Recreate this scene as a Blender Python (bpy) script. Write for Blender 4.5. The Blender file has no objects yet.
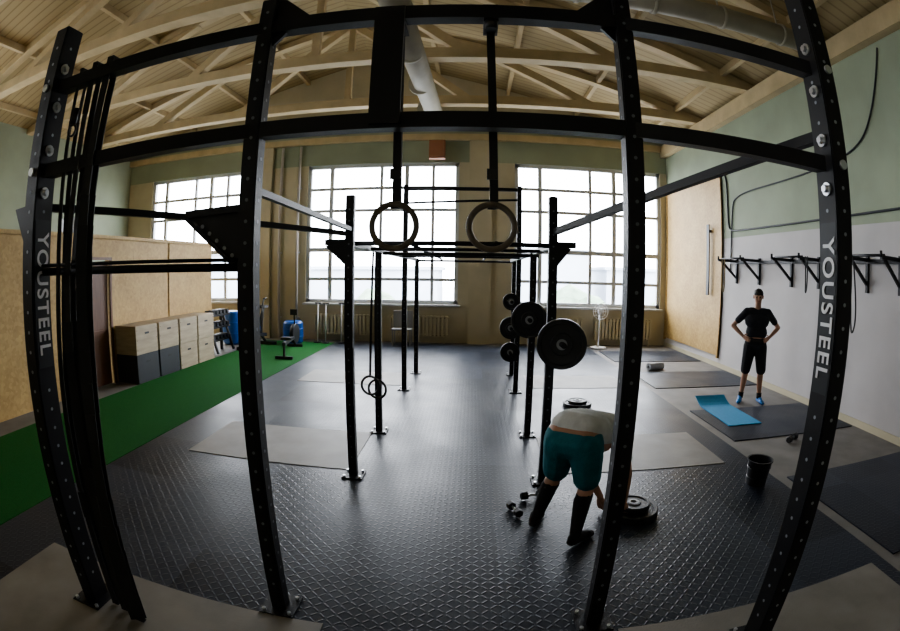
import bpy, bmesh, math, random
from mathutils import Vector, Matrix, Euler
random.seed(4)
C=bpy.context.collection
# ---------------------------------------------------------------- materials
def mat(name,col,rough=.6,metal=0,noise=0,nscale=8,bump=0,bscale=60,spec=.5,stretch=None,col2=None,emis=None):
    m=bpy.data.materials.new(name); m.use_nodes=True; nt=m.node_tree; b=nt.nodes['Principled BSDF']
    b.inputs['Base Color'].default_value=(*col,1); b.inputs['Roughness'].default_value=rough; b.inputs['Metallic'].default_value=metal
    b.inputs['Specular IOR Level'].default_value=spec
    if noise or bump:
        tc=nt.nodes.new('ShaderNodeTexCoord'); mp=nt.nodes.new('ShaderNodeMapping'); nt.links.new(tc.outputs['Object'],mp.inputs[0])
        if stretch: mp.inputs['Scale'].default_value=stretch
    if noise:
        n=nt.nodes.new('ShaderNodeTexNoise'); n.inputs['Scale'].default_value=nscale; n.inputs['Detail'].default_value=5
        nt.links.new(mp.outputs[0],n.inputs['Vector'])
        r=nt.nodes.new('ShaderNodeValToRGB'); c2=col2 or tuple(max(0,c*(1-noise)) for c in col)
        r.color_ramp.elements[0].position=.3; r.color_ramp.elements[1].position=.7
        r.color_ramp.elements[0].color=(*c2,1); r.color_ramp.elements[1].color=(*col,1)
        nt.links.new(n.outputs[0],r.inputs[0]); nt.links.new(r.outputs[0],b.inputs['Base Color'])
    if bump:
        n=nt.nodes.new('ShaderNodeTexNoise'); n.inputs['Scale'].default_value=bscale
        nt.links.new(mp.outputs[0],n.inputs['Vector'])
        bp=nt.nodes.new('ShaderNodeBump'); bp.inputs['Strength'].default_value=bump; bp.inputs['Distance'].default_value=.01
        nt.links.new(n.outputs[0],bp.inputs['Height']); nt.links.new(bp.outputs[0],b.inputs['Normal'])
    return m
M={}
M['steel']=mat('black_powder_steel',(.009,.009,.011),.45,.0,bump=.15,bscale=300,spec=.35)
M['steel2']=mat('dark_steel',(.012,.012,.014),.4)
M['hole']=mat('painted_hole_light',(.14,.15,.17),.5)  # solid discs; pale grey painted for bright background showing through holes
M['holeb']=mat('painted_hole_light_bright',(.30,.32,.35),.5)  # lighter version of the painted see-through brightness, outer posts and gusset
M['zinc']=mat('zinc_bolt',(.6,.62,.65),.3,.9)
M['white']=mat('white_paint',(.85,.85,.87),.5)
M['frame']=mat('window_frame_paint',(.5,.52,.54),.5)
M['green']=mat('green_wall_paint',(.32,.36,.265),.8,noise=.16,nscale=1.2,bump=.1)
M['cream']=mat('cream_wall_paint',(.52,.47,.34),.8,noise=.15,nscale=1.5,bump=.1)
M['wwall']=mat('white_wall_paint',(.50,.475,.47),.75,noise=.13,nscale=1.3,bump=.1)
M['beam']=mat('painted_beam',(.56,.45,.27),.7,noise=.2,nscale=3)
M['concrete']=mat('concrete_floor',(.22,.205,.19),.6,noise=.3,nscale=3,bump=.1)
M['plat']=mat('platform_board',(.27,.25,.225),.55,noise=.32,nscale=2.5,bump=.1)
M['turf']=mat('green_turf',(.030,.165,.04),.95,noise=.4,nscale=90,bump=.8,bscale=250,spec=.1)
M['band']=mat('black_rubber_band',(.010,.010,.011),.6)
M['rubber']=mat('bumper_rubber',(.013,.013,.015),.5)
M['ringwood']=mat('ring_wood',(.16,.13,.10),.45,noise=.3,nscale=20)
M['duct']=mat('duct_metal',(.40,.37,.30),.6,noise=.15,nscale=3)
M['redbox']=mat('red_brown_paint',(.34,.15,.08),.6,noise=.1)
M['blue']=mat('blue_paint',(.01,.10,.42),.4,noise=.1)
M['mat']=mat('blue_foam',(.04,.28,.52),.7,noise=.12,nscale=30)
M['dark']=mat('dark_paint',(.018,.02,.025),.5,noise=.2)
M['door']=mat('door_brown',(.15,.06,.025),.5,noise=.3,nscale=6,stretch=(4,4,.6))
M['skin']=mat('skin',(.42,.23,.15),.5,noise=.1,nscale=20)
M['hair']=mat('hair_dark',(.02,.014,.01),.6,noise=.5,nscale=80)
M['teal']=mat('teal_cloth',(.012,.16,.20),.85,noise=.3,nscale=12,bump=.5,bscale=30)
M['gcloth']=mat('grey_shirt',(.66,.68,.68),.9,noise=.25,nscale=10,bump=.4,bscale=25)
M['bcloth']=mat('black_cloth',(.012,.012,.015),.9,noise=.3,nscale=10,bump=.4,bscale=25)
M['ncloth']=mat('charcoal_shirt',(.022,.023,.03),.9,noise=.3,nscale=10,bump=.4,bscale=25)
M['shoeb']=mat('blue_shoe',(.01,.15,.45),.5)
M['eye']=mat('eye_dark',(.02,.015,.01),.2)
M['lip']=mat('lips',(.32,.12,.09),.5)
M['bldg']=mat('far_building',(.42,.46,.52),.8,noise=.2,nscale=.3)
M['tree']=mat('tree_foliage',(.2,.28,.2),.9,noise=.5,nscale=1)
M['ground']=mat('outside_ground',(.45,.45,.45),.9,noise=.2,nscale=.2)
M['box']=mat('plyo_ply',(.46,.38,.27),.6,noise=.25,nscale=3,stretch=(1,1,6))
M['boxd']=mat('plyo_dark',(.03,.034,.044),.55,noise=.2,nscale=3)
M['screen']=mat('grey_plastic',(.3,.31,.32),.5)
M['rope']=mat('rope_fibre',(.35,.28,.16),.9,noise=.4,nscale=60)
# OSB
def osb():
    m=bpy.data.materials.new('osb_board'); m.use_nodes=True; nt=m.node_tree; b=nt.nodes['Principled BSDF']; b.inputs['Roughness'].default_value=.6
    tc=nt.nodes.new('ShaderNodeTexCoord'); v=nt.nodes.new('ShaderNodeTexVoronoi'); v.inputs['Scale'].default_value=22
    nt.links.new(tc.outputs['Object'],v.inputs['Vector'])
    n=nt.nodes.new('ShaderNodeTexNoise'); n.inputs['Scale'].default_value=2; nt.links.new(tc.outputs['Object'],n.inputs['Vector'])
    mx=nt.nodes.new('ShaderNodeMix'); mx.data_type='FLOAT'; mx.inputs[0].default_value=.6
    nt.links.new(v.outputs['Color'],mx.inputs[2]); nt.links.new(n.outputs[0],mx.inputs[3])
    r=nt.nodes.new('ShaderNodeValToRGB'); r.color_ramp.elements[0].color=(.38,.24,.085,1); r.color_ramp.elements[1].color=(.58,.40,.165,1)
    r.color_ramp.elements[0].position=.2; r.color_ramp.elements[1].position=.8
    nt.links.new(mx.outputs[0],r.inputs[0]); nt.links.new(r.outputs[0],b.inputs['Base Color']); return m
M['osb']=osb()
def planks():
    m=bpy.data.materials.new('ceiling_planks'); m.use_nodes=True; nt=m.node_tree; b=nt.nodes['Principled BSDF']; b.inputs['Roughness'].default_value=.7
    tc=nt.nodes.new('ShaderNodeTexCoord'); w=nt.nodes.new('ShaderNodeTexWave'); w.wave_type='BANDS'; w.bands_direction='Y'; w.inputs['Scale'].default_value=1.6; w.inputs['Distortion'].default_value=.2
    nt.links.new(tc.outputs['Object'],w.inputs['Vector'])
    r=nt.nodes.new('ShaderNodeValToRGB'); r.color_ramp.elements[0].color=(.27,.20,.10,1); r.color_ramp.elements[1].color=(.40,.315,.17,1); r.color_ramp.elements[1].position=.15
    nt.links.new(w.outputs[0],r.inputs[0]); nt.links.new(r.outputs[0],b.inputs['Base Color']); return m
M['planks']=planks()
def rubberfloor():
    m=bpy.data.materials.new('checker_rubber'); m.use_nodes=True; nt=m.node_tree; N=nt.nodes; Lk=nt.links; b=N['Principled BSDF']
    b.inputs['Specular IOR Level'].default_value=.28
    tc=N.new('ShaderNodeTexCoord'); sp=N.new('ShaderNodeSeparateXYZ'); Lk.new(tc.outputs['Object'],sp.inputs[0])
    def ma(op,a,c=None,c2=None):
        n=N.new('ShaderNodeMath'); n.operation=op
        for i,x in enumerate((a,c,c2)):
            if x is None: continue
            if isinstance(x,(int,float)): n.inputs[i].default_value=x
            else: Lk.new(x,n.inputs[i])
        return n.outputs[0]
    k=1/.05
    u=ma('MULTIPLY',sp.outputs[0],k); v=ma('MULTIPLY',sp.outputs[1],k)
    fu=ma('FLOOR',u); fv=ma('FLOOR',v)
    par=ma('MODULO',ma('ABSOLUTE',ma('ADD',fu,fv)),2)
    lu=ma('SUBTRACT',ma('SUBTRACT',u,fu),.5); lv=ma('SUBTRACT',ma('SUBTRACT',v,fv),.5)
    sg=ma('SUBTRACT',ma('MULTIPLY',par,2),1); lv2=ma('MULTIPLY',lv,sg)
    a=ma('ABSOLUTE',ma('ADD',lu,lv2)); c=ma('ABSOLUTE',ma('SUBTRACT',lu,lv2))
    A=ma('MULTIPLY',ma('SUBTRACT',.2,a),8); A.node.use_clamp=True
    Bn=ma('MULTIPLY',ma('SUBTRACT',.7,c),5); Bn.node.use_clamp=True
    h=ma('MULTIPLY',A,Bn)
    def seam(s):
        f=ma('ABSOLUTE',ma('SUBTRACT',ma('FRACT',ma('ADD',s,100.03)),.5))
        return ma('GREATER_THAN',f,.492)
    s=ma('MAXIMUM',seam(sp.outputs[0]),seam(sp.outputs[1]))
    H=ma('SUBTRACT',h,ma('MULTIPLY',s,1.8))
    bp=N.new('ShaderNodeBump'); bp.inputs['Strength'].default_value=.5; bp.inputs['Distance'].default_value=.003
    Lk.new(H,bp.inputs['Height']); Lk.new(bp.outputs[0],b.inputs['Normal'])
    n=N.new('ShaderNodeTexNoise'); n.inputs['Scale'].default_value=1.3; n.inputs['Detail'].default_value=6; Lk.new(tc.outputs['Object'],n.inputs['Vector'])
    Lk.new(ma('ADD',ma('MULTIPLY',n.outputs[0],.35),.22),b.inputs['Roughness'])
    cv=N.new('ShaderNodeCombineXYZ'); Lk.new(ma('FLOOR',ma('ADD',sp.outputs[0],.53)),cv.inputs[0]); Lk.new(ma('FLOOR',ma('ADD',sp.outputs[1],.53)),cv.inputs[1])
    wn=N.new('ShaderNodeTexWhiteNoise'); Lk.new(cv.outputs[0],wn.inputs['Vector'])
    fac=ma('ADD',ma('MULTIPLY',n.outputs[0],.5),ma('MULTIPLY',wn.outputs['Value'],.5))
    r=N.new('ShaderNodeValToRGB'); r.color_ramp.elements[0].color=(.010,.014,.024,1); r.color_ramp.elements[1].color=(.036,.045,.066,1)
    r.color_ramp.elements[0].position=.25; r.color_ramp.elements[1].position=.75
    Lk.new(fac,r.inputs[0]); Lk.new(r.outputs[0],b.inputs['Base Color'])
    return m
M['rfloor']=rubberfloor()
# ---------------------------------------------------------------- helpers
def link(o,parent=None):
    C.objects.link(o)
    if parent: o.parent=parent
    return o
def empty(name,loc=(0,0,0),rz=0):
    e=bpy.data.objects.new(name,None); e.location=loc; e.rotation_euler=(0,0,rz); e.empty_display_size=.1; C.objects.link(e); return e
def objbm(name,bm,m,parent=None,smooth=False):
    me=bpy.data.meshes.new(name); bm.to_mesh(me); bm.free()
    for mm in (m if isinstance(m,(list,tuple)) else [m]): me.materials.append(M[mm] if isinstance(mm,str) else mm)
    if smooth: 
        for p in me.polygons: p.use_smooth=True
    return link(bpy.data.objects.new(name,me),parent)
def bmbox(bm,c,s,mi=0,R=None):
    r=bmesh.ops.create_cube(bm,size=1)
    for v in r['verts']:
        v.co=Vector((v.co.x*s[0],v.co.y*s[1],v.co.z*s[2]))
        if R: v.co=R@v.co
        v.co+=Vector(c)
    fs=set(f for v in r['verts'] for f in v.link_faces)
    for f in fs: f.material_index=mi
    return r['verts']
def box(name,lo,hi,m,parent=None,bev=0):
    bm=bmesh.new(); c=[(a+b)/2 for a,b in zip(lo,hi)]; s=[b-a for a,b in zip(lo,hi)]
    bmbox(bm,(0,0,0),s)
    if bev: bmesh.ops.bevel(bm,geom=bm.edges[:],offset=bev,segments=2,affect='EDGES')
    o=objbm(name,bm,m,parent); o.location=c; return o
def frame(d,up=Vector((0,0,1))):
    d=d.normalized()
    if abs(d.dot(up))>.999: up=Vector((0,1,0))
    x=up.cross(d).normalized(); y=d.cross(x)
    return Matrix((x,y,d)).transposed()
def bmbeam(bm,p1,p2,w,h,mi=0):
    p1,p2=Vector(p1),Vector(p2); d=p2-p1; R=frame(d)
    return bmbox(bm,(p1+p2)/2,(w,h,d.length),mi,R)
def bmcyl(bm,p1,p2,r,r2=None,seg=24,mi=0,smooth=True):
    p1,p2=Vector(p1),Vector(p2); d=p2-p1; R=frame(d)
    res=bmesh.ops.create_cone(bm,cap_ends=True,segments=seg,radius1=r,radius2=r if r2 is None else r2,depth=d.length)
    for v in res['verts']: v.co=R@v.co+(p1+p2)/2
    for f in set(f for v in res['verts'] for f in v.link_faces):
        f.material_index=mi; f.smooth=smooth and len(f.verts)==4
    return res['verts']
def bmtorus(bm,c,axis,R0,r0,seg=48,sub=12,mi=0):
    Rm=frame(Vector(axis)); c=Vector(c); rows=[]
    for i in range(seg):
        a=2*math.pi*i/seg; row=[]
        for j in range(sub):
            b=2*math.pi*j/sub
            row.append(bm.verts.new(Rm@Vector(((R0+r0*math.cos(b))*math.cos(a),(R0+r0*math.cos(b))*math.sin(a),r0*math.sin(b)))+c))
        rows.append(row)
    for i in range(seg):
        for j in range(sub):
            f=bm.faces.new((rows[i][j],rows[(i+1)%seg][j],rows[(i+1)%seg][(j+1)%sub],rows[i][(j+1)%sub])); f.smooth=True; f.material_index=mi
def bmlathe(bm,c,axis,prof,seg=48,mi=0):
    Rm=frame(Vector(axis)); c=Vector(c); rows=[]
    for r,z in prof:
        rows.append([bm.verts.new(Rm@Vector((r*math.cos(2*math.pi*i/seg),r*math.sin(2*math.pi*i/seg),z))+c) for i in range(seg)])
    n=len(prof)
    for k in range(n):
        for i in range(seg):
            f=bm.faces.new((rows[k][i],rows[k][(i+1)%seg],rows[(k+1)%n][(i+1)%seg],rows[(k+1)%n][i])); f.material_index=mi; f.smooth=False
def curve(name,pts,r,m,parent=None):
    c=bpy.data.curves.new(name,'CURVE'); c.dimensions='3D'; c.bevel_depth=r; c.bevel_resolution=3
    s=c.splines.new('NURBS'); s.points.add(len(pts)-1); s.use_endpoint_u=True; s.order_u=3
    for p,q in zip(s.points,pts): p.co=(*q,1)
    c.materials.append(M[m]); return link(bpy.data.objects.new(name,c),parent)
# ---------------------------------------------------------------- room
XL,XR,YB,YF=-11.2,5.48,12.98,-3.0
ZE,ZA=5.75,8.0; XM=(XL+XR)/2
box('floor',(XL-.3,YF-.3,-.2),(XR+.3,YB+.3,0),'concrete')
wins=[(-10.13,-6.62),(-4.57,-.37),(1.11,5.27)]; S,T=1.02,4.84
fill_wins=[(-1.6,1.6),(2.6,5.8)]  # presumed left-wall windows, out of view, added for fill on the right wall
def gable(bm,y0,y1,mi):
    vs=[bm.verts.new(p) for p in [(XL,y0,ZE),(XR,y0,ZE),(XM,y0,ZA+.1),(XL,y1,ZE),(XR,y1,ZE),(XM,y1,ZA+.1)]]
    for idx in [(0,1,2),(5,4,3),(0,2,5,3),(1,4,5,2)]:
        f=bm.faces.new([vs[i] for i in idx]); f.material_index=mi
for nm,ww,yc,mi in (('wall_back',wins,YB+.15,(0,1)),('wall_front',[],YF-.15,(0,1))):
    bm=bmesh.new(); xs=[XL]+[v for w in ww for v in w]+[XR]
    for i in range(0,len(xs),2):
        a,b=xs[i],xs[i+1]; bmbox(bm,((a+b)/2,yc,(S+T)/2),(b-a,.3,T-S),mi=1)
    bmbox(bm,((XL+XR)/2,yc,S/2),(XR-XL,.3,S),mi=1)
    bmbox(bm,((XL+XR)/2,yc,(T+ZE)/2),(XR-XL,.3,ZE-T),mi=0)
    gable(bm,yc-.15,yc+.15,1)
    objbm(nm,bm,['green','cream'])
bm=bmesh.new()
bmbox(bm,(XR+.15,(YF+YB)/2,1.4),(.3,YB-YF+.6,2.8),0); bmbox(bm,(XR+.15,(YF+YB)/2,2.8+(ZE-2.8)/2),(.3,YB-YF+.6,ZE-2.8),1)
objbm('wall_right',bm,['wwall','green'])
bm=bmesh.new(); ys=[YF-.3]+[v for w in fill_wins for v in w]+[YB+.3]
for i in range(0,len(ys),2): bmbox(bm,(XL-.15,(ys[i]+ys[i+1])/2,(S+T)/2),(.3,ys[i+1]-ys[i],T-S))
bmbox(bm,(XL-.15,(YF+YB)/2,S/2),(.3,YB-YF+.6,S)); bmbox(bm,(XL-.15,(YF+YB)/2,(T+ZE)/2),(.3,YB-YF+.6,ZE-T))
objbm('wall_left',bm,'green')
# ceiling slopes
bm=bmesh.new()
for sgn,xe in ((1,XL-.3),(-1,XR+.3)):
    zz=ZE-.3*(ZA-ZE)/(XM-XL)
    p=[(xe,YF-.3,zz),(XM,YF-.3,ZA),(XM,YB+.3,ZA),(xe,YB+.3,zz)]
    a=[bm.verts.new(q) for q in p]; b=[bm.verts.new((q[0],q[1],q[2]+.12)) for q in p]
    bm.faces.new(a); bm.faces.new(b[::-1])
    for i in range(4): bm.faces.new((a[i],a[(i+1)%4],b[(i+1)%4],b[i]))
bmesh.ops.recalc_face_normals(bm,faces=bm.faces[:]); objbm('ceiling',bm,'planks')
# trusses
slope=(ZA-ZE)/(XM-XL)
def roofz(x): return ZA-abs(x-XM)*slope
for Y in (10.5,8.0,5.5,3.0,.5):
    bm=bmesh.new(); zc=5.72
    bmbeam(bm,(XL,Y,zc),(XR,Y,zc),.24,.2)
    for e in (XL,XR): bmbeam(bm,(e,Y,ZE-.08),(XM,Y,ZA-.1),.2,.16)
    n=6; dx=(XR-XL)/n
    for i in range(1,n):
        x=XL+i*dx
        x2=x+dx if x<XM-.1 else x-dx
        if abs(x-XM)>.1: bmbeam(bm,(x,Y,zc),(x2,Y,roofz(x2)-.12),.17,.17)
        else: bmbeam(bm,(x,Y,zc),(x,Y,roofz(x)-.1),.14,.14)
    objbm('roof_truss',bm,'beam')
bm=bmesh.new()
for k in range(1,5):
    for s in (-1,1):
        x=XM+s*k*1.9; bmbeam(bm,(x,YF,roofz(x)-.07),(x,YB,roofz(x)-.07),.1,.14)
objbm('trim_purlins',bm,'beam')
box('trim_beam_right',(XR-.18,YF,5.3),(XR,YB,5.62),'beam')
box('trim_beam_back',(XL,YB-.14,5.45),(XR-.2,YB,5.62),'beam')
for i,(a,b) in enumerate([(-6.25,-5.65),(-.1,.5)]):
    box('trim_pilaster_%d'%(i+1),(a,YB-.12,0),(b,YB,5.44),'cream')
for x,r in ((-5.35,.04),(-4.80,.035)):
    bm=bmesh.new(); bmcyl(bm,(0,0,.02),(0,0,5.4),r)
    for z in (.6,2.4,4.2): bmbox(bm,(0,.05,z),(.12,.08,.04))
    o=objbm('heating_pipe',bm,'wwall'); o.location=(x,YB-.1,0)
# windows
for wi,(a,b) in enumerate(wins):
    bm=bmesh.new(); y=YB+.1
    bmbox(bm,((a+b)/2,y,S+.05),(b-a,.1,.1)); bmbox(bm,((a+b)/2,y,T-.05),(b-a,.1,.1))
    bmbox(bm,(a+.05,y,(S+T)/2),(.1,.1,T-S)); bmbox(bm,(b-.05,y,(S+T)/2),(.1,.1,T-S))
    for k,f in enumerate((.165,.5,.665,.835)):
        x=a+(b-a)*f; bmbox(bm,(x,y,(S+T)/2),(.08 if k%2 else .11,.09,T-S))
    for f in (.18,.34,.62,.83):
        z=T-(T-S)*f; bmbox(bm,((a+b)/2,y,z),(b-a,.08,.08 if f!=.62 else .12))
    bmbox(bm,((a+b)/2,YB-.06,S-.03),(b-a+.1,.16,.05))
    objbm('window_%d'%(wi+1),bm,'frame')
for wi,(a,b) in enumerate(fill_wins):
    bm=bmesh.new(); x=XL-.1
    for z in (S+.05,T-.05,2.6,3.7): bmbox(bm,(x,(a+b)/2,z),(.1,b-a,.1))
    for f in (.013,.33,.67,.987): bmbox(bm,(x,a+(b-a)*f,(S+T)/2),(.1,.1,T-S))
    objbm('window_%d'%(wi+4),bm,'frame')  # frames of the added, unseen fill windows
# outside
box('outside_ground',(-140,-120,-3.2),(120,160,-3),'ground')
bm=bmesh.new()
for x,y,w,d,h in [(-42,70,22,12,7.5),(-14,62,20,10,5.2),(8,66,14,10,7.8),(30,70,24,12,5.8),(55,80,20,10,9)]:
    bmbox(bm,(x,y,h/2-3),(w,d,h)); bmbox(bm,(x,y,h-2.9),(w+.8,d+.8,.4))
objbm('distant_buildings',bm,'bldg')
bm=bmesh.new()
for i in range(26):
    x=random.uniform(-45,40); y=random.uniform(35,50); r=random.uniform(1.5,2.6)
    q=bmesh.ops.create_icosphere(bm,subdivisions=2,radius=r)
    for v in q['verts']: v.co=Vector((x,y,-3+r*.9))+v.co*random.uniform(.85,1.15)
objbm('distant_trees',bm,'tree')
for x0,x1 in ((-4.3,-2.6),(-2.2,-.6),(1.4,3.0),(3.3,5.0)):
    bm=bmesh.new(); n=int((x1-x0)/.1)
    for i in range(n): bmbox(bm,(x0+i*.1+.05,YB-.15,.45),(.07,.1,.55))
    bmcyl(bm,(x0,YB-.15,.22),(x1,YB-.15,.22),.025); bmcyl(bm,(x0,YB-.15,.68),(x1,YB-.15,.68),.025)
    bmbox(bm,(x0+.1,YB-.15,.1),(.04,.08,.2)); bmbox(bm,(x1-.1,YB-.15,.1),(.04,.08,.2))
    objbm('radiator',bm,'cream')
bm=bmesh.new(); bmbox(bm,(XR-.02,11.3,2.25),(.04,3.3,4.0)); 
for y in (9.68,12.92): bmbox(bm,(XR-.03,y,2.25),(.06,.06,4.1))
bmbox(bm,(XR-.03,11.3,4.27),(.06,3.3,.06)); objbm('osb_wall_panel',bm,'osb')
curve('cable_conduit',[(XR-.02,9.6,4.3),(XR-.02,9.45,4.2),(XR-.02,9.4,3.9),(XR-.02,9.4,3.1),(XR-.02,9.3,2.95),(XR-.02,8.8,2.93),(XR-.02,6,2.93),(XR-.02,3,2.98)],.018,'dark')
curve('wall_cable',[(XR-.02,9.3,2.1),(XR-.02,9.25,3.4),(XR-.02,9.0,3.7),(XR-.02,7,3.7),(XR-.02,5.2,3.8),(XR-.02,4.6,4.3),(XR-.02,4.2,5.2)],.015,'dark')
box('baseboard_right',(XR-.02,YF,0),(XR,YB,.1),'cream')
# ---------------------------------------------------------------- floor coverings
RU=.012
box('rubber_floor_mat',(-3.55,-2.5,0),(3.05,12.6,RU),'rfloor')
box('turf_lane',(-5.55,-2.5,0),(-3.56,12.4,.016),'turf')
for a in [(-2.95,4.25,-1.12,5.38),(-2.95,7.85,-1.12,8.85),(.78,4.3,2.7,5.38),(.98,7.85,2.7,8.85),(-2.9,.7,-.75,2.0),(.85,.7,2.9,2.0)]:
    box('lifting_platform',(a[0],a[1],RU),(a[2],a[3],RU+.006),'plat')
for y0,y1 in ((2.0,3.75),(4.95,6.35),(7.8,9.2),(10.4,11.9)):
    box('rubber_mat',(3.2,y0,0),(5.40,y1,RU),'rfloor')
# ---------------------------------------------------------------- left OSB partition
bm=bmesh.new()
bmbox(bm,(-6.2,1.45,1.25),(.12,8.5,2.5)); bmbox(bm,(-6.2,6.15,2.32),(.12,.9,.36)); bmbox(bm,(-6.2,8.5,1.25),(.12,3.8,2.5))
bmbox(bm,(-7.6,10.4,1.25),(2.8,.12,2.5))
bmbox(bm,(-7.7,3.8,2.53),(3.2,13.3,.06))
for y in (.6,3.0,8.55): bmbox(bm,(-6.13,y,1.25),(.02,.03,2.5))
objbm('partition_wall',bm,'osb')
bm=bmesh.new(); bmbox(bm,(-6.2,6.15,1.06),(.05,.84,2.1)); bmbox(bm,(-6.15,5.85,1.0),(.06,.03,.14))
for z in (.6,1.5): bmbox(bm,(-6.17,6.15,z),(.02,.55,.7))
objbm('door_1',bm,'door')
bm=bmesh.new()
for y in (5.69,6.61): bmbox(bm,(-6.12,y,1.07),(.03,.05,2.14))
bmbox(bm,(-6.12,6.15,2.16),(.03,.97,.05)); objbm('trim_door',bm,'door')
bm=bmesh.new(); bmbox(bm,(-7.2,6.6,2.75),(.5,.5,.38)); bmbox(bm,(-6.93,6.6,2.75),(.04,.4,.28),1); bmcyl(bm,(-6.95,6.6,2.75),(-6.9,6.6,2.75),.12)
objbm('ventilation_unit',bm,['screen','dark'])
for i in range(4):
    for j in range(2):
        y=6.68+i*.72; dark=(j==0 and i<2)
        bm=bmesh.new(); bmbox(bm,(0,0,.25),(.52,.68,.5)); bmesh.ops.bevel(bm,geom=bm.edges[:],offset=.008,segments=1,affect='EDGES')
        bmbox(bm,(.261,0,.36),(.004,.13,.035),1)
        for yy in (-.30,.30):
            for zz in (.08,.25,.42): bmcyl(bm,(.259,yy,zz),(.263,yy,zz),.008,seg=8,mi=1)
        o=objbm('plyo_box',bm,['boxd' if dark else 'box','dark']); o.location=(-5.84+random.uniform(-.01,.01),y+.34,j*.5+.0005)
# duct
bm=bmesh.new(); bmcyl(bm,(-1.0,5.0,5.3),(-.85,11.0,5.4),.19)
for y in (5.6,7,8.5,10,10.8): bmcyl(bm,(-.98,y,5.3+.015*(y-5)),(-.98,y+.05,5.3+.015*(y-5)),.215)
for y in (8,10.5,5.5): bmcyl(bm,(-.98,y,5.45),(-.98,y,5.72),.02)
objbm('ventilation_duct',bm,'duct')
bm=bmesh.new(); bmbox(bm,(-.95,YB-.27,5.12),(.42,.22,.5)); bmbox(bm,(-.95,YB-.40,5.12),(.34,.04,.4)); objbm('heater_box',bm,'redbox')
bm=bmesh.new(); bmcyl(bm,(.6,5.1,5.35),(4.6,5.1,5.35),.15)
for x in (1.2,2.2,3.2,4.2): bmcyl(bm,(x,5.1,5.35),(x+.05,5.1,5.35),.17); bmcyl(bm,(x,5.1,5.5),(x,5.1,6.2),.012)
objbm('ventilation_pipe',bm,'duct')
# ---------------------------------------------------------------- front rig
Y1=2.10; xb,xc=-1.03,.72; zm,zt=2.55,3.12
k_=.80; xa,xd,YO=-2.70*k_,1.99*k_,Y1*k_; zmo,zto=1.88+(zm-1.88)*k_,1.88+(zt-1.88)*k_
rig=empty('power_rack_rig',(0,0,0))
def post(name,x,y,z,w,d,parent,holes=True,inner=0,z0=RU,hm='hole',skip=None):
    bm=bmesh.new()
    v=bmbox(bm,(x,y,(z+z0)/2),(w,d,z-z0)); bmesh.ops.bevel(bm,geom=[e for e in bm.edges],offset=.006,segments=2,affect='EDGES')
    bmbox(bm,(x,y,z0+.006),(w+.12,d+.12,.012)); 
    for sx in (-1,1):
        for sy in (-1,1): bmcyl(bm,(x+sx*(w/2+.035),y+sy*(d/2+.035),z0+.01),(x+sx*(w/2+.035),y+sy*(d/2+.035),z0+.03),.012,mi=1,seg=8)
    if holes:
        zz=z0+.2
        while zz<z-.08:
            bmcyl(bm,(x,y-d/2-.0015,zz),(x,y-d/2+.004,zz),.0085,seg=12,mi=2)
            if inner and not (skip and skip[0]<zz<skip[1]): bmcyl(bm,(x+inner*(w/2+.0015),y,zz),(x+inner*(w/2-.004),y,zz),.0085,seg=12,mi=2)
            zz+=.1
    return objbm(name,bm,['steel','zinc',hm],parent)
OW,OD=.105,.14
ZLl,ZLr=1.80,1.79
post('post_outer_left',xa,YO,3.24,OW,OD,rig,inner=1,hm='holeb',skip=(ZLl-.4,ZLl+.4))
post('post_inner_left',xb,Y1,3.3,.085,.085,rig,inner=1)
post('post_inner_right',xc,Y1,3.3,.085,.085,rig,inner=-1)
post('post_outer_right',xd,YO,3.4,OW,OD,rig,inner=-1,hm='holeb',skip=(ZLr-.4,ZLr+.4))
bm=bmesh.new()
for z,zo in ((zt,zto),(zm,zmo)):
    bmbeam(bm,(xb,Y1,z),(xc,Y1,z),.075,.075); bmbeam(bm,(xa,YO,zo),(xb,Y1,z),.07,.07); bmbeam(bm,(xc,Y1,z),(xd,YO,zo),.07,.07)
objbm('cross_beams',bm,'steel',rig)
bm=bmesh.new(); bmbox(bm,(-.39,Y1-.045,2.84),(.14,.02,.62)); bmbox(bm,(-.39,Y1,2.84),(.12,.07,.5))
for z in (2.6,2.72,2.84,2.96,3.08):
    for s in (-1,1): bmcyl(bm,(-.39+s*.055,Y1-.056,z),(-.39+s*.055,Y1-.054,z),.008,seg=10)
objbm('centre_plate',bm,'steel',rig)
bm=bmesh.new()
for x,s in ((xa,1),(xd,-1)):
    for z in (zmo-.11,zmo+.11,zto-.11,zto+.11):
        X=x+s*OW/2
        bmcyl(bm,(X,YO-.01,z),(X+s*.010,YO-.01,z),.030,seg=20); bmcyl(bm,(X+s*.010,YO-.01,z),(X+s*.028,YO-.01,z),.017,seg=6,mi=0,smooth=False)
    for z in (zmo,zto): bmcyl(bm,(x-s*.01,YO-OD/2,z),(x-s*.01,YO-OD/2-.012,z),.022,seg=20)
objbm('bolts',bm,'zinc',rig)
def gusset(bm,a,b,c,t=.012,n=Vector((0,1,0))):
    a,b,c=map(Vector,(a,b,c)); f=[bm.verts.new(p-n*t/2) for p in (a,b,c)]; g=[bm.verts.new(p+n*t/2) for p in (a,b,c)]
    bm.faces.new(f); bm.faces.new(g[::-1])
    for i in range(3): bm.faces.new((f[i],g[i],g[(i+1)%3],f[(i+1)%3]))
bm=bmesh.new()
gusset(bm,(xb-.03,Y1,2.17),(xb-.33,Y1,2.15),(xb-.03,Y1,1.88),.03)
bmbeam(bm,(xb-.36,Y1,2.165),(xb,Y1,2.18),.06,.035); bmbeam(bm,(xb-.36,Y1,2.15),(xb-.03,Y1,1.88),.06,.02)
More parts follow.
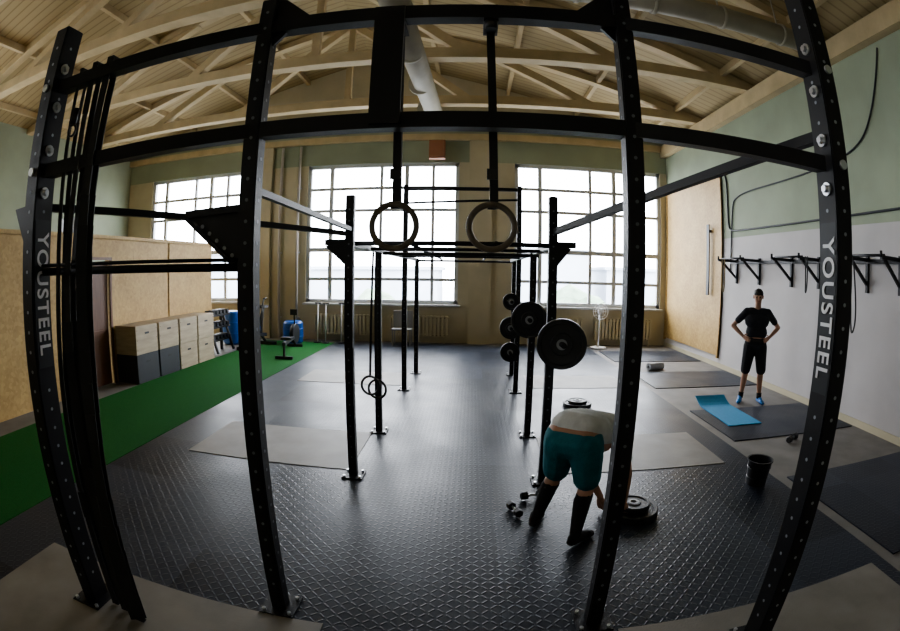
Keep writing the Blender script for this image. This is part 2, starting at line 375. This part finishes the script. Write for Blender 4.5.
for x,s in ((xb,1),(xc,-1)): gusset(bm,(x,Y1,zt+.03),(x+s*.25,Y1,zt+.03),(x,Y1,zt+.25),.02); gusset(bm,(x,Y1,zt-.03),(x+s*.12,Y1,zt-.03),(x,Y1,zt-.15),.02)
gusset(bm,(xa-.04,YO,2.26),(xa-.22,YO,2.25),(xa-.04,YO,1.95),.04)
bmesh.ops.recalc_face_normals(bm,faces=bm.faces[:]); objbm('gussets',bm,'steel',rig)
bm=bmesh.new()
for i in range(5): 
    t=(i+.5)/5; bmcyl(bm,(xb-.28+t*.22,Y1-.0155,2.12-t*.18),(xb-.28+t*.22,Y1-.019,2.12-t*.18),.010,seg=12)
objbm('gusset_holes',bm,'holeb',rig)
bm=bmesh.new()
bmcyl(bm,(xa,YO,1.91),(xb,Y1,1.9),.020); bmcyl(bm,(xa,YO-.02,1.94),(xb,Y1-.02,1.935),.009)
bmbeam(bm,(xa,YO+.03,2.24),(-1.06,4.1,2.2),.04,.04)
bmbeam(bm,(xd,YO+.03,1.88+.865*k_),(.70,4.1,2.24),.05,.05)
bmbeam(bm,(xb,Y1,2.27),(-1.04,4.1,2.24),.035,.035)
objbm('connecting_bars',bm,'steel',rig)
for nm,x,s,zc in (('label_left',xa,1,ZLl),('label_right',xd,-1,ZLr)):
    box(nm+'_sticker',(x+s*OW/2-.001,YO-.055,zc-.37),(x+s*OW/2+.003,YO+.055,zc+.37),'dark',rig)
    c=bpy.data.curves.new(nm,'FONT'); c.body='YOUSTEEL'; c.size=.115; c.extrude=.0008; c.offset=.0022; c.align_x='CENTER'; c.align_y='CENTER'; c.space_character=1.17
    c.materials.append(M['white']); o=link(bpy.data.objects.new(nm,c),rig)
    ex=Vector((0,0,-1)); ez=Vector((s,0,0)); ey=ez.cross(ex)
    R=Matrix((ex,ey,ez)).transposed().to_4x4(); R.translation=Vector((x+s*(OW/2+.0045),YO,zc)); o.matrix_world=R
def band(top,bot,w):
    bm=bmesh.new(); top,bot=Vector(top),Vector(bot); n=20
    for side in (-.03,.03):
        prev=None
        for k in range(n+1):
            t=k/n; p=top.lerp(bot,t)+Vector((.012*math.sin(t*9+w*100)*math.sin(math.pi*t),side*(1-.7*t),0))
            if prev: bmbeam(bm,prev,p,w*(.4+.6*t),.006)
            prev=p
    bmbox(bm,top+Vector((0,0,.003)),(w*.5,.07,.008)); bmbox(bm,bot,(w,.03,.01))
    return objbm('resistance_band',bm,'band')
band((-2.02,1.77,2.98),(-1.98,1.68,.03),.05); band((-1.93,1.79,3.0),(-1.88,1.66,.03),.07); band((-1.84,1.82,3.02),(-1.76,1.62,.03),.09)
bm=bmesh.new(); bmtorus(bm,(-1.98,1.72,2.62),(0,1,0),.03,.007); bmcyl(bm,(-1.98,1.72,2.65),(-1.98,1.73,2.74),.018); objbm('carabiner_strap',bm,'steel2')
def ring(x,y,z,top,strap=True,r=.102,sw=.038):
    bm=bmesh.new(); bmtorus(bm,(x,y,z),(0,1,0),r,.0145,64,14,0)
    if strap:
        bmbeam(bm,(x+.01,y,z+r-.016),(x-.005,y,top),sw,.004,1); bmbeam(bm,(x+.01,y+.034,z+r-.016),(x-.005,y+.034,top),sw,.004,1)
        bmbox(bm,(x,y+.017,z+r-.017),(sw,.036,.004),1); bmbox(bm,(x,y-.004,z+r+.14),(sw+.01,.012,.05),2)
    return objbm('gymnastic_ring',bm,['ringwood','band','steel2'])
ring(-.355,2.20,2.085,3.16); ring(.085,2.20,2.085,3.16)
bm=bmesh.new(); 
for x in (-.355,.08): bmbox(bm,(x,Y1+.06,zt),(.07,.16,.10)); bmcyl(bm,(x,Y1-.02,zt-.05),(x,Y1-.02,zt-.1),.03)
objbm('strap_mounts',bm,'steel2',rig)
# ---------------------------------------------------------------- rear rig
rr=empty('pull_up_rig')
L,R_=-1.05,.68
rows=[(4.13,2.54,L,R_),(5.46,2.12,L,R_),(7.58,3.24,-1.04,.72),(8.9,2.12,-1.0,.76)]
for i,(y,z,l,r) in enumerate(rows):
    w=.075
    post('post_l%d'%i,l,y,z,w,w,rr); post('post_r%d'%i,r,y,z,w,w,rr)
bm=bmesh.new()
for y,z in ((4.13,2.12),(5.46,2.08),(7.58,2.12),(8.9,2.08)): bmcyl(bm,(-1.0,y,z),(.74,y,z),.02)
bmcyl(bm,(-1.04,7.58,3.18),(.72,7.58,3.18),.03)
bmcyl(bm,(-1.04,7.58,2.95),(.72,7.58,3.02),.018)
for x in (L,R_): bmbeam(bm,(x,4.13,2.12),(x+.03,8.9,2.10),.05,.05)
for x in (-.55,.2): bmcyl(bm,(x,4.13,2.13),(x,8.9,2.11),.017)
for y in (4.8,6.3,7.0): bmcyl(bm,(-1.0,y,2.1),(.7,y,2.1),.016)
bmbeam(bm,(L-.22,4.13,2.13),(L,4.13,2.13),.05,.05); bmbeam(bm,(R_,4.13,2.13),(R_+.2,4.13,2.13),.05,.05)
gusset(bm,(L,4.13,2.12),(L-.22,4.13,2.1),(L,4.13,1.9),.04); gusset(bm,(R_,4.13,2.12),(R_+.16,4.13,2.1),(R_,4.13,1.9),.04)
objbm('crossbars',bm,'steel',rr)
for dx,z in ((-.03,.60),(.05,.56)):
    bm=bmesh.new(); bmtorus(bm,(-1.09+dx,5.33,z),(0.2,1,0),.105,.014,48,10,0)
    bmbeam(bm,(-1.09+dx,5.33,z+.09),(-1.08+dx*.5,5.38,2.1),.025,.004,1); objbm('gymnastic_ring',bm,['steel2','band'])
def plate(name,c,axis,r,t,hub=True):
    bm=bmesh.new()
    prof=[(.026,-t/2),(r*.42,-t/2),(r*.46,-t*.32),(r*.80,-t*.32),(r*.84,-t/2),(r-.008,-t/2),(r,-t/2+.008),(r,t/2-.008),(r-.008,t/2),(r*.84,t/2),(r*.80,t*.32),(r*.46,t*.32),(r*.42,t/2),(.026,t/2)]
    bmlathe(bm,c,axis,prof,56,0)
    if hub: bmlathe(bm,c,axis,[(.025,-t/2-.002),(.045,-t/2-.002),(.045,t/2+.002),(.025,t/2+.002)],32,1)
    bmesh.ops.recalc_face_normals(bm,faces=bm.faces[:]); return objbm(name,bm,['rubber','screen'])
bm=bmesh.new()
bmcyl(bm,(.75,4.10,1.31),(.75,3.86,1.31),.024); bmcyl(bm,(.63,5.43,1.38),(.63,5.2,1.38),.024)
for z in (1.45,1.05,.68): bmcyl(bm,(.60,7.55,z),(.60,7.25,z),.024); bmbox(bm,(.64,7.54,z),(.12,.03,.08))
bmbox(bm,(.71,4.08,1.31),(.12,.03,.12)); objbm('plate_pegs',bm,'steel',rr)
plate('weight_plate',(.75,3.97,1.31),(0.15,1,0),.21,.07); plate('weight_plate',(.63,5.3,1.38),(.1,1,0),.2,.07)
for z,r in ((1.45,.13),(1.05,.17),(.68,.15)): plate('weight_plate',(.60,7.42,z),(0,1,0),r,.05)
plate('weight_plate',(1.33,3.40,RU+.035),(0,0,1),.215,.07)
plate('weight_plate',(1.33,3.40,RU+.093),(0,0,1),.14,.045)
plate('weight_plate',(1.55,6.74,RU+.03),(0,0,1),.21,.06)
plate('weight_plate',(1.55,6.74,RU+.078),(0,0,1),.14,.035)
bm=bmesh.new(); bc=(2.76,3.72,RU)
bmlathe(bm,bc,(0,0,1),[(.001,0),(.105,0),(.108,.07),(.115,.075),(.11,.08),(.12,.17),(.128,.175),(.121,.18),(.127,.235),(.138,.238),(.138,.252),(.122,.25),(.100,.02),(.001,.02)],40)
n=14; prev=None
for i in range(n+1):
    a=math.pi*i/n; p=Vector((bc[0]+.137*math.cos(a),bc[1]-.10*math.sin(a)*.9,bc[2]+.215-.07*math.sin(a)))
    if prev: bmcyl(bm,prev,p,.004,seg=8)
    prev=p
bmesh.ops.recalc_face_normals(bm,faces=bm.faces[:]); objbm('bucket',bm,'rubber')
def dumbbell(c,ang,s=1):
    bm=bmesh.new(); d=Vector((math.cos(ang),math.sin(ang),0)); c=Vector(c)
    bmcyl(bm,c-d*.07*s,c+d*.07*s,.014*s,mi=1)
    for k in (-1,1):
        bmcyl(bm,c+d*k*.06*s,c+d*k*.12*s,.045*s,seg=6,smooth=False); bmcyl(bm,c+d*k*.12*s,c+d*k*.13*s,.045*s,.035*s,seg=6,smooth=False)
    return objbm('dumbbell',bm,['rubber','zinc'])
dumbbell((.38,3.50,RU+.040),1.9,.8); dumbbell((.55,3.76,RU+.040),.3,.8); dumbbell((4.0,4.75,.04),.5); dumbbell((4.2,4.55,.04),.9)
bm=bmesh.new(); bmlathe(bm,(3.82,9.45,.078),(1,.4,0),[(.03,-.2),(.075,-.2),(.075,.2),(.03,.2)],24); objbm('foam_roller',bm,'screen')
bm=bmesh.new(); n=16; prev=None
for i in range(n+1):
    t=i/n; y=5.5+t*1.25; z=RU+.001+(.10*max(0,(t-.78)/.22)**1.5 if t>.78 else 0)
    a=bm.verts.new((3.42+.05*t,y,z)); b=bm.verts.new((3.98+.03*t,y,z))
    c=bm.verts.new((3.42+.05*t,y,z+.012)); d=bm.verts.new((3.98+.03*t,y,z+.012))
    if prev:
        p=prev; bm.faces.new((p[0],p[1],b,a)); bm.faces.new((p[2],c,d,p[3])); bm.faces.new((p[0],a,c,p[2])); bm.faces.new((p[1],p[3],d,b))
    else: bm.faces.new((a,b,d,c))
    prev=(a,b,c,d)
bm.faces.new(prev[:2]+(prev[3],prev[2])); bmesh.ops.recalc_face_normals(bm,faces=bm.faces[:])
objbm('exercise_mat',bm,'mat')
# ---------------------------------------------------------------- right wall rack
bm=bmesh.new(); bmbeam(bm,(XR-.03,4.0,2.28),(XR-.03,9.25,2.28),.06,.06)
for y in (9.0,8.1,7.0,6.2,5.0,4.3):
    bmbeam(bm,(XR-.03,y,2.30),(XR-.5,y,2.30),.05,.05); bmbeam(bm,(XR-.03,y,1.95),(XR-.42,y,2.28),.04,.04); bmbeam(bm,(XR-.03,y,1.85),(XR-.03,y,2.35),.05,.05)
    bmcyl(bm,(XR-.5,y,2.30),(XR-.5,y,2.38),.02)
for a,b in ((9.0,8.1),(7.0,6.2),(5.0,4.3)): bmcyl(bm,(XR-.42,a,2.33),(XR-.42,b,2.33),.018)
objbm('wall_mounted_bar_rack',bm,'steel')
curve('jump_rope',[(XR-.46,8.9,2.33),(XR-.46,8.9,1.9),(XR-.45,8.85,1.6),(XR-.44,8.8,1.9),(XR-.46,8.8,2.33)],.012,'rope')
curve('hanging_strap',[(XR-.43,5.0,2.33),(XR-.42,5.0,1.9),(XR-.42,4.95,1.35),(XR-.42,4.9,1.3),(XR-.42,4.85,1.5),(XR-.43,4.9,2.0),(XR-.43,4.95,2.33)],.012,'band')
curve('hanging_strap',[(XR-.43,6.1,2.33),(XR-.42,6.1,1.9),(XR-.42,6.1,1.75),(XR-.42,6.05,1.9),(XR-.43,6.05,2.33)],.012,'band')
bm=bmesh.new(); bmbox(bm,(XR-.12,10.2,2.35),(.03,.12,1.6)); bmbox(bm,(XR-.08,10.2,3.0),(.08,.06,.06)); objbm('hanging_belt',bm,'dark')
# ---------------------------------------------------------------- cardio corner
TZ=.018
bm=bmesh.new(); x,y=-5.25,10.95
bmcyl(bm,(x-.04,y,.48),(x+.04,y,.48),.34,mi=1,seg=40); bmtorus(bm,(x,y,.48),(1,0,0),.34,.03)
bmbeam(bm,(x,y-.2,.35),(x,y+.75,.25),.06,.08); bmbeam(bm,(x,y+.45,.28),(x,y+.6,.95),.05,.05); bmbox(bm,(x,y+.6,.98),(.2,.26,.07))
bmbeam(bm,(x,y-.1,.6),(x,y-.05,1.25),.05,.05); bmbox(bm,(x,y-.05,1.3),(.3,.08,.16))
for s in (-1,1):
    bmcyl(bm,(x+s*.1,y+.1,.4),(x+s*.25,y+.1,1.2),.02); bmcyl(bm,(x+s*.25,y+.1,1.2),(x+s*.25,y+.25,1.22),.022)
for yy in (-.35,.75): bmbeam(bm,(x-.3,y+yy,.04),(x+.3,y+yy,.04),.08,.08); bmbeam(bm,(x,y+yy,.04),(x,y+yy*.6,.3),.05,.05)
o=objbm('air_bike',bm,['dark','blue']); o.location.z=TZ
bm=bmesh.new(); x,y=-5.85,10.3
for s in (-1,1): bmbeam(bm,(x-.2,y+s*.4,.0),(x-.2,y+s*.4,.9),.06,.06); bmbeam(bm,(x+.15,y+s*.4,.02),(x-.15,y+s*.4,.9),.05,.05)
for z in (.3,.6,.88): 
    bmbeam(bm,(x-.08,y-.45,z),(x-.08,y+.45,z),.25,.04)
    for k in range(5): bmcyl(bm,(x-.2,y-.35+k*.17,z+.07),(x+.05,y-.35+k*.17,z+.07),.055,seg=12)
objbm('dumbbell_rack',bm,'dark')
for k,(x,y,h) in enumerate(((-4.6,12.05,.58),(-6.2,11.6,.85))):
    bm=bmesh.new(); prof=[(.0,0),(.22,0),(.26,.05),(.27,h*.5),(.26,h-.05),(.22,h),(.0,h)]
    bmlathe(bm,(x,y,0.016),(0,0,1),[(max(r,.001),z) for r,z in prof],32)
    bmtorus(bm,(x,y,.016+h*.33),(0,0,1),.27,.012,40,8); bmtorus(bm,(x,y,.016+h*.66),(0,0,1),.27,.012,40,8)
    bmesh.ops.recalc_face_normals(bm,faces=bm.faces[:]); objbm('blue_barrel',bm,'blue')
bm=bmesh.new(); x,y=-4.1,10.5
bmbeam(bm,(x-.25,y+.9,.25),(x+.15,y-.75,.33),.07,.07); bmcyl(bm,(x-.32,y+1.05,.33),(x-.22,y+1.05,.33),.24,seg=32); bmbox(bm,(x+.02,y-.2,.38),(.26,.2,.05))
bmbeam(bm,(x+.15-.2,y-.75,.04),(x+.15+.2,y-.75,.04),.06,.06); bmbeam(bm,(x+.15,y-.75,.04),(x+.15,y-.72,.32),.04,.04)
bmbeam(bm,(x-.45,y+1.0,.04),(x-.05,y+1.0,.04),.06,.06); bmbeam(bm,(x-.25,y+1.0,.04),(x-.25,y+1.0,.3),.05,.05); bmbeam(bm,(x-.27,y+1.05,.5),(x-.2,y+.85,.85),.03,.03); bmbox(bm,(x-.2,y+.82,.88),(.18,.03,.14))
o=objbm('rowing_machine',bm,'dark'); o.location.z=.008
for k,(x,y) in enumerate(((-4.0,12.3),(-3.75,12.2),(-3.35,12.3))):
    bm=bmesh.new(); bmcyl(bm,(x,y,.02),(x,y,.05),.1,mi=0); bmcyl(bm,(x,y,.05),(x+.02,y,1.05),.016,mi=1); bmcyl(bm,(x-.06,y,1.05),(x+.1,y,1.05),.018,mi=0)
    objbm('hurdle_stand',bm,['dark','white'])
bm=bmesh.new(); bmcyl(bm,(3.3,12.3,.015),(3.3,12.3,.05),.2); bmcyl(bm,(3.3,12.3,.05),(3.3,12.3,.95),.018); bmcyl(bm,(3.3,12.3,.95),(3.3,12.2,.97),.06)
for r in (.08,.14,.2): bmtorus(bm,(3.3,12.2,.97),(0,1,0),r,.006,32,6)
for k in range(10):
    a=k*math.pi/5; bmcyl(bm,(3.3,12.19,.97),(3.3+.2*math.cos(a),12.19,.97+.2*math.sin(a)),.004,seg=6)
objbm('pedestal_fan',bm,'white')
bm=bmesh.new(); bmbox(bm,(-1.75,12.35,.42),(.5,.4,.03))
for sx in (-1,1):
    for sy in (-1,1): bmbeam(bm,(-1.75+sx*.22,12.35+sy*.17,0.012),(-1.75+sx*.22,12.35+sy*.17,.42),.03,.03)
bmbox(bm,(-1.75,12.53,.65),(.5,.03,.45)); objbm('chair',bm,'screen')
# ---------------------------------------------------------------- people
def hullparts(parts):
    out=bmesh.new()
    for p in parts:
        p1,r1,p2,r2=Vector(p[0]),p[1],Vector(p[2]),p[3]; sc=p[4] if len(p)>4 else None
        b=bmesh.new()
        for c,r in ((p1,r1),(p2,r2)):
            q=bmesh.ops.create_icosphere(b,subdivisions=2,radius=r)
            for v in q['verts']:
                if sc:
                    d=Vector(sc[0]).normalized(); v.co+=d*(v.co.dot(d))*(sc[1]-1)
                v.co+=c
        h=bmesh.ops.convex_hull(b,input=b.verts[:])
        bad=[g for g in set(h['geom_interior']+h['geom_unused']) if isinstance(g,bmesh.types.BMVert) and g.is_valid]
        bmesh.ops.delete(b,geom=bad,context='VERTS')
        me=bpy.data.meshes.new('t'); b.to_mesh(me); b.free(); out.from_mesh(me); bpy.data.meshes.remove(me)
    return out
def blob(name,parts,m,parent,vox=.01,smooth=4):
    bm=hullparts(parts); me=bpy.data.meshes.new('tmp'); bm.to_mesh(me); bm.free()
    o=bpy.data.objects.new('tmp',me); C.objects.link(o)
    r=o.modifiers.new('r','REMESH'); r.mode='VOXEL'; r.voxel_size=vox; r.use_smooth_shade=True
    s=o.modifiers.new('s','SMOOTH'); s.factor=.5; s.iterations=smooth
    dg=bpy.context.evaluated_depsgraph_get(); me2=bpy.data.meshes.new_from_object(o.evaluated_get(dg))
    bpy.data.objects.remove(o); me2.name=name; me2.materials.clear(); me2.materials.append(M[m])
    for p in me2.polygons: p.use_smooth=True
    return link(bpy.data.objects.new(name,me2),parent)
def hand(name,w,d,n,thumb,parent,curl=.5):
    w,d,n,t=Vector(w),Vector(d).normalized(),Vector(n).normalized(),Vector(thumb).normalized()
    P=[(w,.026,w+d*.03,.028,(n,.65)),(w+d*.03+t*.012,.026,w+d*.082+t*.02,.018,(n,.6)),(w+d*.03-t*.012,.026,w+d*.078-t*.024,.017,(n,.6))]
    for k,(off,l) in enumerate(((.033,.070),(.011,.080),(-.011,.074),(-.032,.058))):
        b=w+d*.085+t*off; c1=curl*.8; d1=(d*math.cos(c1)+n*math.sin(c1)); d2=(d*math.cos(c1*2.2)+n*math.sin(c1*2.2))
        m1=b+d1*l*.5; P+=[(b-d*.01,.0095,m1,.0085),(m1,.0085,m1+d2*l*.5,.007)]
    b=w+d*.025+t*.028; m1=b+(t*.7+d*.7+n*.2).normalized()*.035
    P+=[(b,.013,m1,.010),(m1,.010,m1+(d*.9+t*.25+n*.35).normalized()*.032,.008)]
    return blob(name,P,'skin',parent,.0032,2)
def head(c,fwd,up,parent,hair=True):
    c=Vector(c); f=Vector(fwd).normalized(); u=Vector(up).normalized(); s=f.cross(u).normalized(); u=s.cross(f)
    P=[(c+u*.035-f*.015,.083,c+u*.03+f*.012,.078),(c-u*.01+f*.01,.07,c-u*.065+f*.035,.045),(c-u*.085+f*.05,.028,c-u*.085+f*.045,.03),
       (c+f*.085+u*.012,.009,c+f*.103-u*.022,.014),(c+f*.075+u*.03+s*.03,.014,c+f*.075+u*.03-s*.03,.014),
       (c-u*.03-f*.02,.06,c-u*.15-f*.035,.055)]
    for k in (-1,1): P.append((c+s*k*.078-f*.005+u*.02,.016,c+s*k*.08-f*.008-u*.018,.011)); P.append((c+f*.055-u*.02+s*k*.03,.025,c+f*.06-u*.03+s*k*.025,.02))
    blob('head',P,'skin',parent,.0045,3)
    blob('hair',[(c+u*.05-f*.025,.087,c+u*.045+f*.012,.079),(c+u*.02-f*.045,.075,c-u*.035-f*.05,.06)],'hair',parent,.006,2)
    bm=bmesh.new()
    for k in (-1,1):
        q=bmesh.ops.create_uvsphere(bm,u_segments=12,v_segments=8,radius=.011)
        for v in q['verts']: v.co+=c+f*.079+u*.008+s*k*.031
        bmbeam(bm,c+f*.090+u*.030+s*k*.018,c+f*.084+u*.032+s*k*.048,.008,.006)
    objbm('eyes_brows',bm,'eye',parent,True)
    bm=bmesh.new(); bmcyl(bm,c+f*.083-u*.052+s*.022,c+f*.083-u*.052-s*.022,.006); objbm('mouth',bm,'lip',parent)
def shoe(name,heel,d,m,parent,z=RU):
    h=Vector((heel[0],heel[1],z)); d=Vector((d[0],d[1],0)).normalized(); u=Vector((0,0,1))
    P=[(h+u*.036,.036,h+d*.17+u*.036,.045,(u,.75)),(h+d*.17+u*.03,.045,h+d*.215+u*.026,.036,(u,.68)),(h+d*.01+u*.06,.038,h+d*.05+u*.085,.04),(h+d*.05+u*.07,.042,h+d*.14+u*.045,.034)]
    o=blob(name,P,m,parent,.006,2)
    zmin=min(v.co.z for v in o.data.vertices); o.location.z+=z-zmin
pa=empty('standing_man',(4.48,6.66,0),-math.radians(24))
torso=[((-.07,0,.95),.115,(.07,0,.95),.115),((-.06,.0,1.02),.10,(.06,0,1.02),.10),((-.06,-.005,1.12),.105,(.06,-.005,1.12),.105),((-.085,0,1.3),.115,(.085,0,1.3),.115),((-.12,.01,1.42),.075,(.12,.01,1.42),.075),((0,.015,1.45),.065,(0,.0,1.56),.055)]
body=list(torso)
for s in (-1,1):
    sh=Vector((s*.185,.01,1.43)); el=Vector((s*.40,.09,1.20)); wr=Vector((s*.225,-.02,1.045))
    body+=[((s*.11,.01,1.43),.06,sh,.058),(sh,.056,sh.lerp(el,.45),.047),(sh.lerp(el,.45),.047,el,.037),(el,.038,el.lerp(wr,.3),.039),(el.lerp(wr,.3),.039,wr,.026)]
    hip=Vector((s*.095,0,.90)); kn=Vector((s*.13,-.015,.50)); an=Vector((s*.16,.02,.10))
    body+=[(hip,.095,kn,.058),(kn,.056,kn.lerp(an,.3)+Vector((0,.02,0)),.055),(kn.lerp(an,.3)+Vector((0,.02,0)),.055,an,.034)]
    hand('hand_%s'%('l' if s>0 else 'r'),wr,(-s*.55,-.75,-.25),(-s*.75,.6,-.1),(.0,.25,1),pa,.35)
    shoe('shoe_%s'%('l' if s>0 else 'r'),(s*.16,.07),(s*.25,-1),'shoeb',pa,0)
blob('body',body,'skin',pa,.009)
sh_=[((-.07,0,.93),.128,(.07,0,.93),.128,((0,1,0),.95)),((-.07,-.005,1.12),.120,(.07,-.005,1.12),.120),((-.09,0,1.3),.127,(.09,0,1.3),.127),((-.12,.01,1.42),.085,(.12,.01,1.42),.085)]
for s in (-1,1):
    sh=Vector((s*.185,.01,1.43)); el=Vector((s*.40,.09,1.20)); sh_+=[((s*.10,.01,1.42),.075,sh,.068),(sh,.066,sh.lerp(el,.62),.058)]
blob('t_shirt',sh_,'ncloth',pa,.01)
st=[((-.07,0,.96),.125,(.07,0,.96),.125)]
for s in (-1,1): st+=[((s*.09,0,.9),.118,(s*.135,-.015,.53),.086)]
blob('shorts',st,'bcloth',pa,.01)
head((0,-.015,1.665),(-.12,-1,-.12),(0,0,1),pa)
bm=bmesh.new()
for s in (-1,1): bmcyl(bm,(s*.163,.02,.07),(s*.158,.02,.16),.042,.045)
objbm('socks',bm,'bcloth',pa)
# --- bending man
pb=empty('bending_man',(0,0,0))
F=Vector((.6,.8,0)); Rr=Vector((.8,-.6,0)); U=Vector((0,0,1))
hc=Vector((.71,3.10,.80)); sc_=hc+F*.49+U*(-.06)
B=[(hc-Rr*.08,.125,hc+Rr*.08,.125),(hc+F*.14-Rr*.06+U*.02,.105,hc+F*.14+Rr*.06+U*.02,.105),(hc+F*.26-Rr*.07,.112,hc+F*.26+Rr*.07,.112),(hc+F*.38-Rr*.09-U*.02,.11,hc+F*.38+Rr*.09-U*.02,.11),(sc_-Rr*.12,.075,sc_+Rr*.12,.075),(sc_,.065,sc_+F*.12-U*.07,.055)]
legs={1:Vector((.77,3.00,.11)),-1:Vector((.53,3.30,.11))}
def arm(s):
    tgt=Vector((1.12,3.36,.17))+Rr*s*.10+F*.02; sh=sc_+Rr*s*.18-U*.02; el=sh.lerp(tgt,.52)+Rr*s*.05-F*.04; return sh,el,tgt
for s in (1,-1):
    an=legs[s]; hip=hc+Rr*s*.095-U*.03; kn=hip.lerp(an,.52)+F*.10
    B+=[(hip,.105,kn,.062),(kn,.06,kn.lerp(an,.3)-F*.02,.060),(kn.lerp(an,.3)-F*.02,.060,an,.036)]
    sh,el,wr=arm(s)
    B+=[(sc_+Rr*s*.1,.06,sh,.058),(sh,.056,el,.04),(el,.04,el.lerp(wr,.3),.04),(el.lerp(wr,.3),.04,wr,.027)]
    hand('hand_%s'%('r' if s>0 else 'l'),wr,(.25,.1,-1),F*.9-U*.1,-Rr*s,pb,.5)
    shoe('shoe_%s'%('r' if s>0 else 'l'),(an-F*.05)[:2],F+Rr*s*.25,'bcloth',pb,RU)
blob('body',B,'skin',pb,.009)
Sh=[(hc+F*.03-Rr*.07+U*.05,.125,hc+F*.03+Rr*.07+U*.05,.125),(hc+F*.13-Rr*.08+U*.03,.135,hc+F*.13+Rr*.08+U*.03,.135),(hc+F*.26-Rr*.08+U*.01,.127,hc+F*.26+Rr*.08+U*.01,.127),(hc+F*.38-Rr*.09-U*.02,.124,hc+F*.38+Rr*.09-U*.02,.124),(sc_-Rr*.12,.087,sc_+Rr*.12,.087)]
for s in (1,-1):
    sh,el,wr=arm(s); Sh+=[(sc_+Rr*s*.1,.075,sh,.07),(sh,.068,sh.lerp(el,.6),.06)]
blob('t_shirt',Sh,'gcloth',pb,.01)
St=[(hc-Rr*.08-U*.02,.138,hc+Rr*.08-U*.02,.138)]; So=[]
for s in (1,-1):
    an=legs[s]; hip=hc+Rr*s*.095-U*.03; kn=hip.lerp(an,.52)+F*.10; St+=[(hip-U*.02,.126,hip.lerp(kn,.78),.102)]
    k2=kn.lerp(an,.3)-F*.02; So+=[(kn.lerp(an,.16),.063,k2,.066),(k2,.066,an-U*.02,.042)]
blob('shorts',St,'teal',pb,.01)
blob('compression_socks',So,'bcloth',pb,.008)
head(sc_+F*.20-U*.14,F*.35-U,F*1+U*.2,pb)
# ---------------------------------------------------------------- light
w=bpy.data.worlds.new('world'); bpy.context.scene.world=w; w.use_nodes=True; nt=w.node_tree; bg=nt.nodes['Background']
bg.inputs[0].default_value=(.90,.94,1.0,1); bg.inputs[1].default_value=23
def portal(c,sx,sy,rot):
    l=bpy.data.lights.new('window_portal','AREA'); l.shape='RECTANGLE'; l.size=sx; l.size_y=sy
    try: l.cycles.is_portal=True
    except Exception: pass
    o=link(bpy.data.objects.new('window_portal',l)); o.location=c; o.rotation_euler=rot
for a,b in wins: portal(((a+b)/2,YB+.32,(S+T)/2),b-a,T-S,(-math.pi/2,0,0))
for a,b in fill_wins: portal((XL-.32,(a+b)/2,(S+T)/2),T-S,b-a,(0,-math.pi/2,0))
# ---------------------------------------------------------------- camera
cd=bpy.data.cameras.new('camera'); cam=link(bpy.data.objects.new('camera',cd)); bpy.context.scene.camera=cam
cd.type='PANO'; cd.sensor_width=36; cd.sensor_fit='HORIZONTAL'; cd.clip_start=.01; cd.clip_end=500
h=cd.cycles if hasattr(cd,'cycles') and hasattr(cd.cycles,'panorama_type') else cd
h.panorama_type='FISHEYE_EQUISOLID'; h.fisheye_lens=493*36/900; h.fisheye_fov=math.radians(200)
cam.matrix_world=Matrix.Translation((0,0,1.88))@Matrix.Rotation(.0434,4,'Z')@Matrix.Rotation(math.pi/2-.0882,4,'X')@Matrix.Rotation(.015,4,'Z')
vs=bpy.context.scene.view_settings; vs.view_transform='AgX'; vs.look='AgX - Medium High Contrast'; vs.exposure=-.35
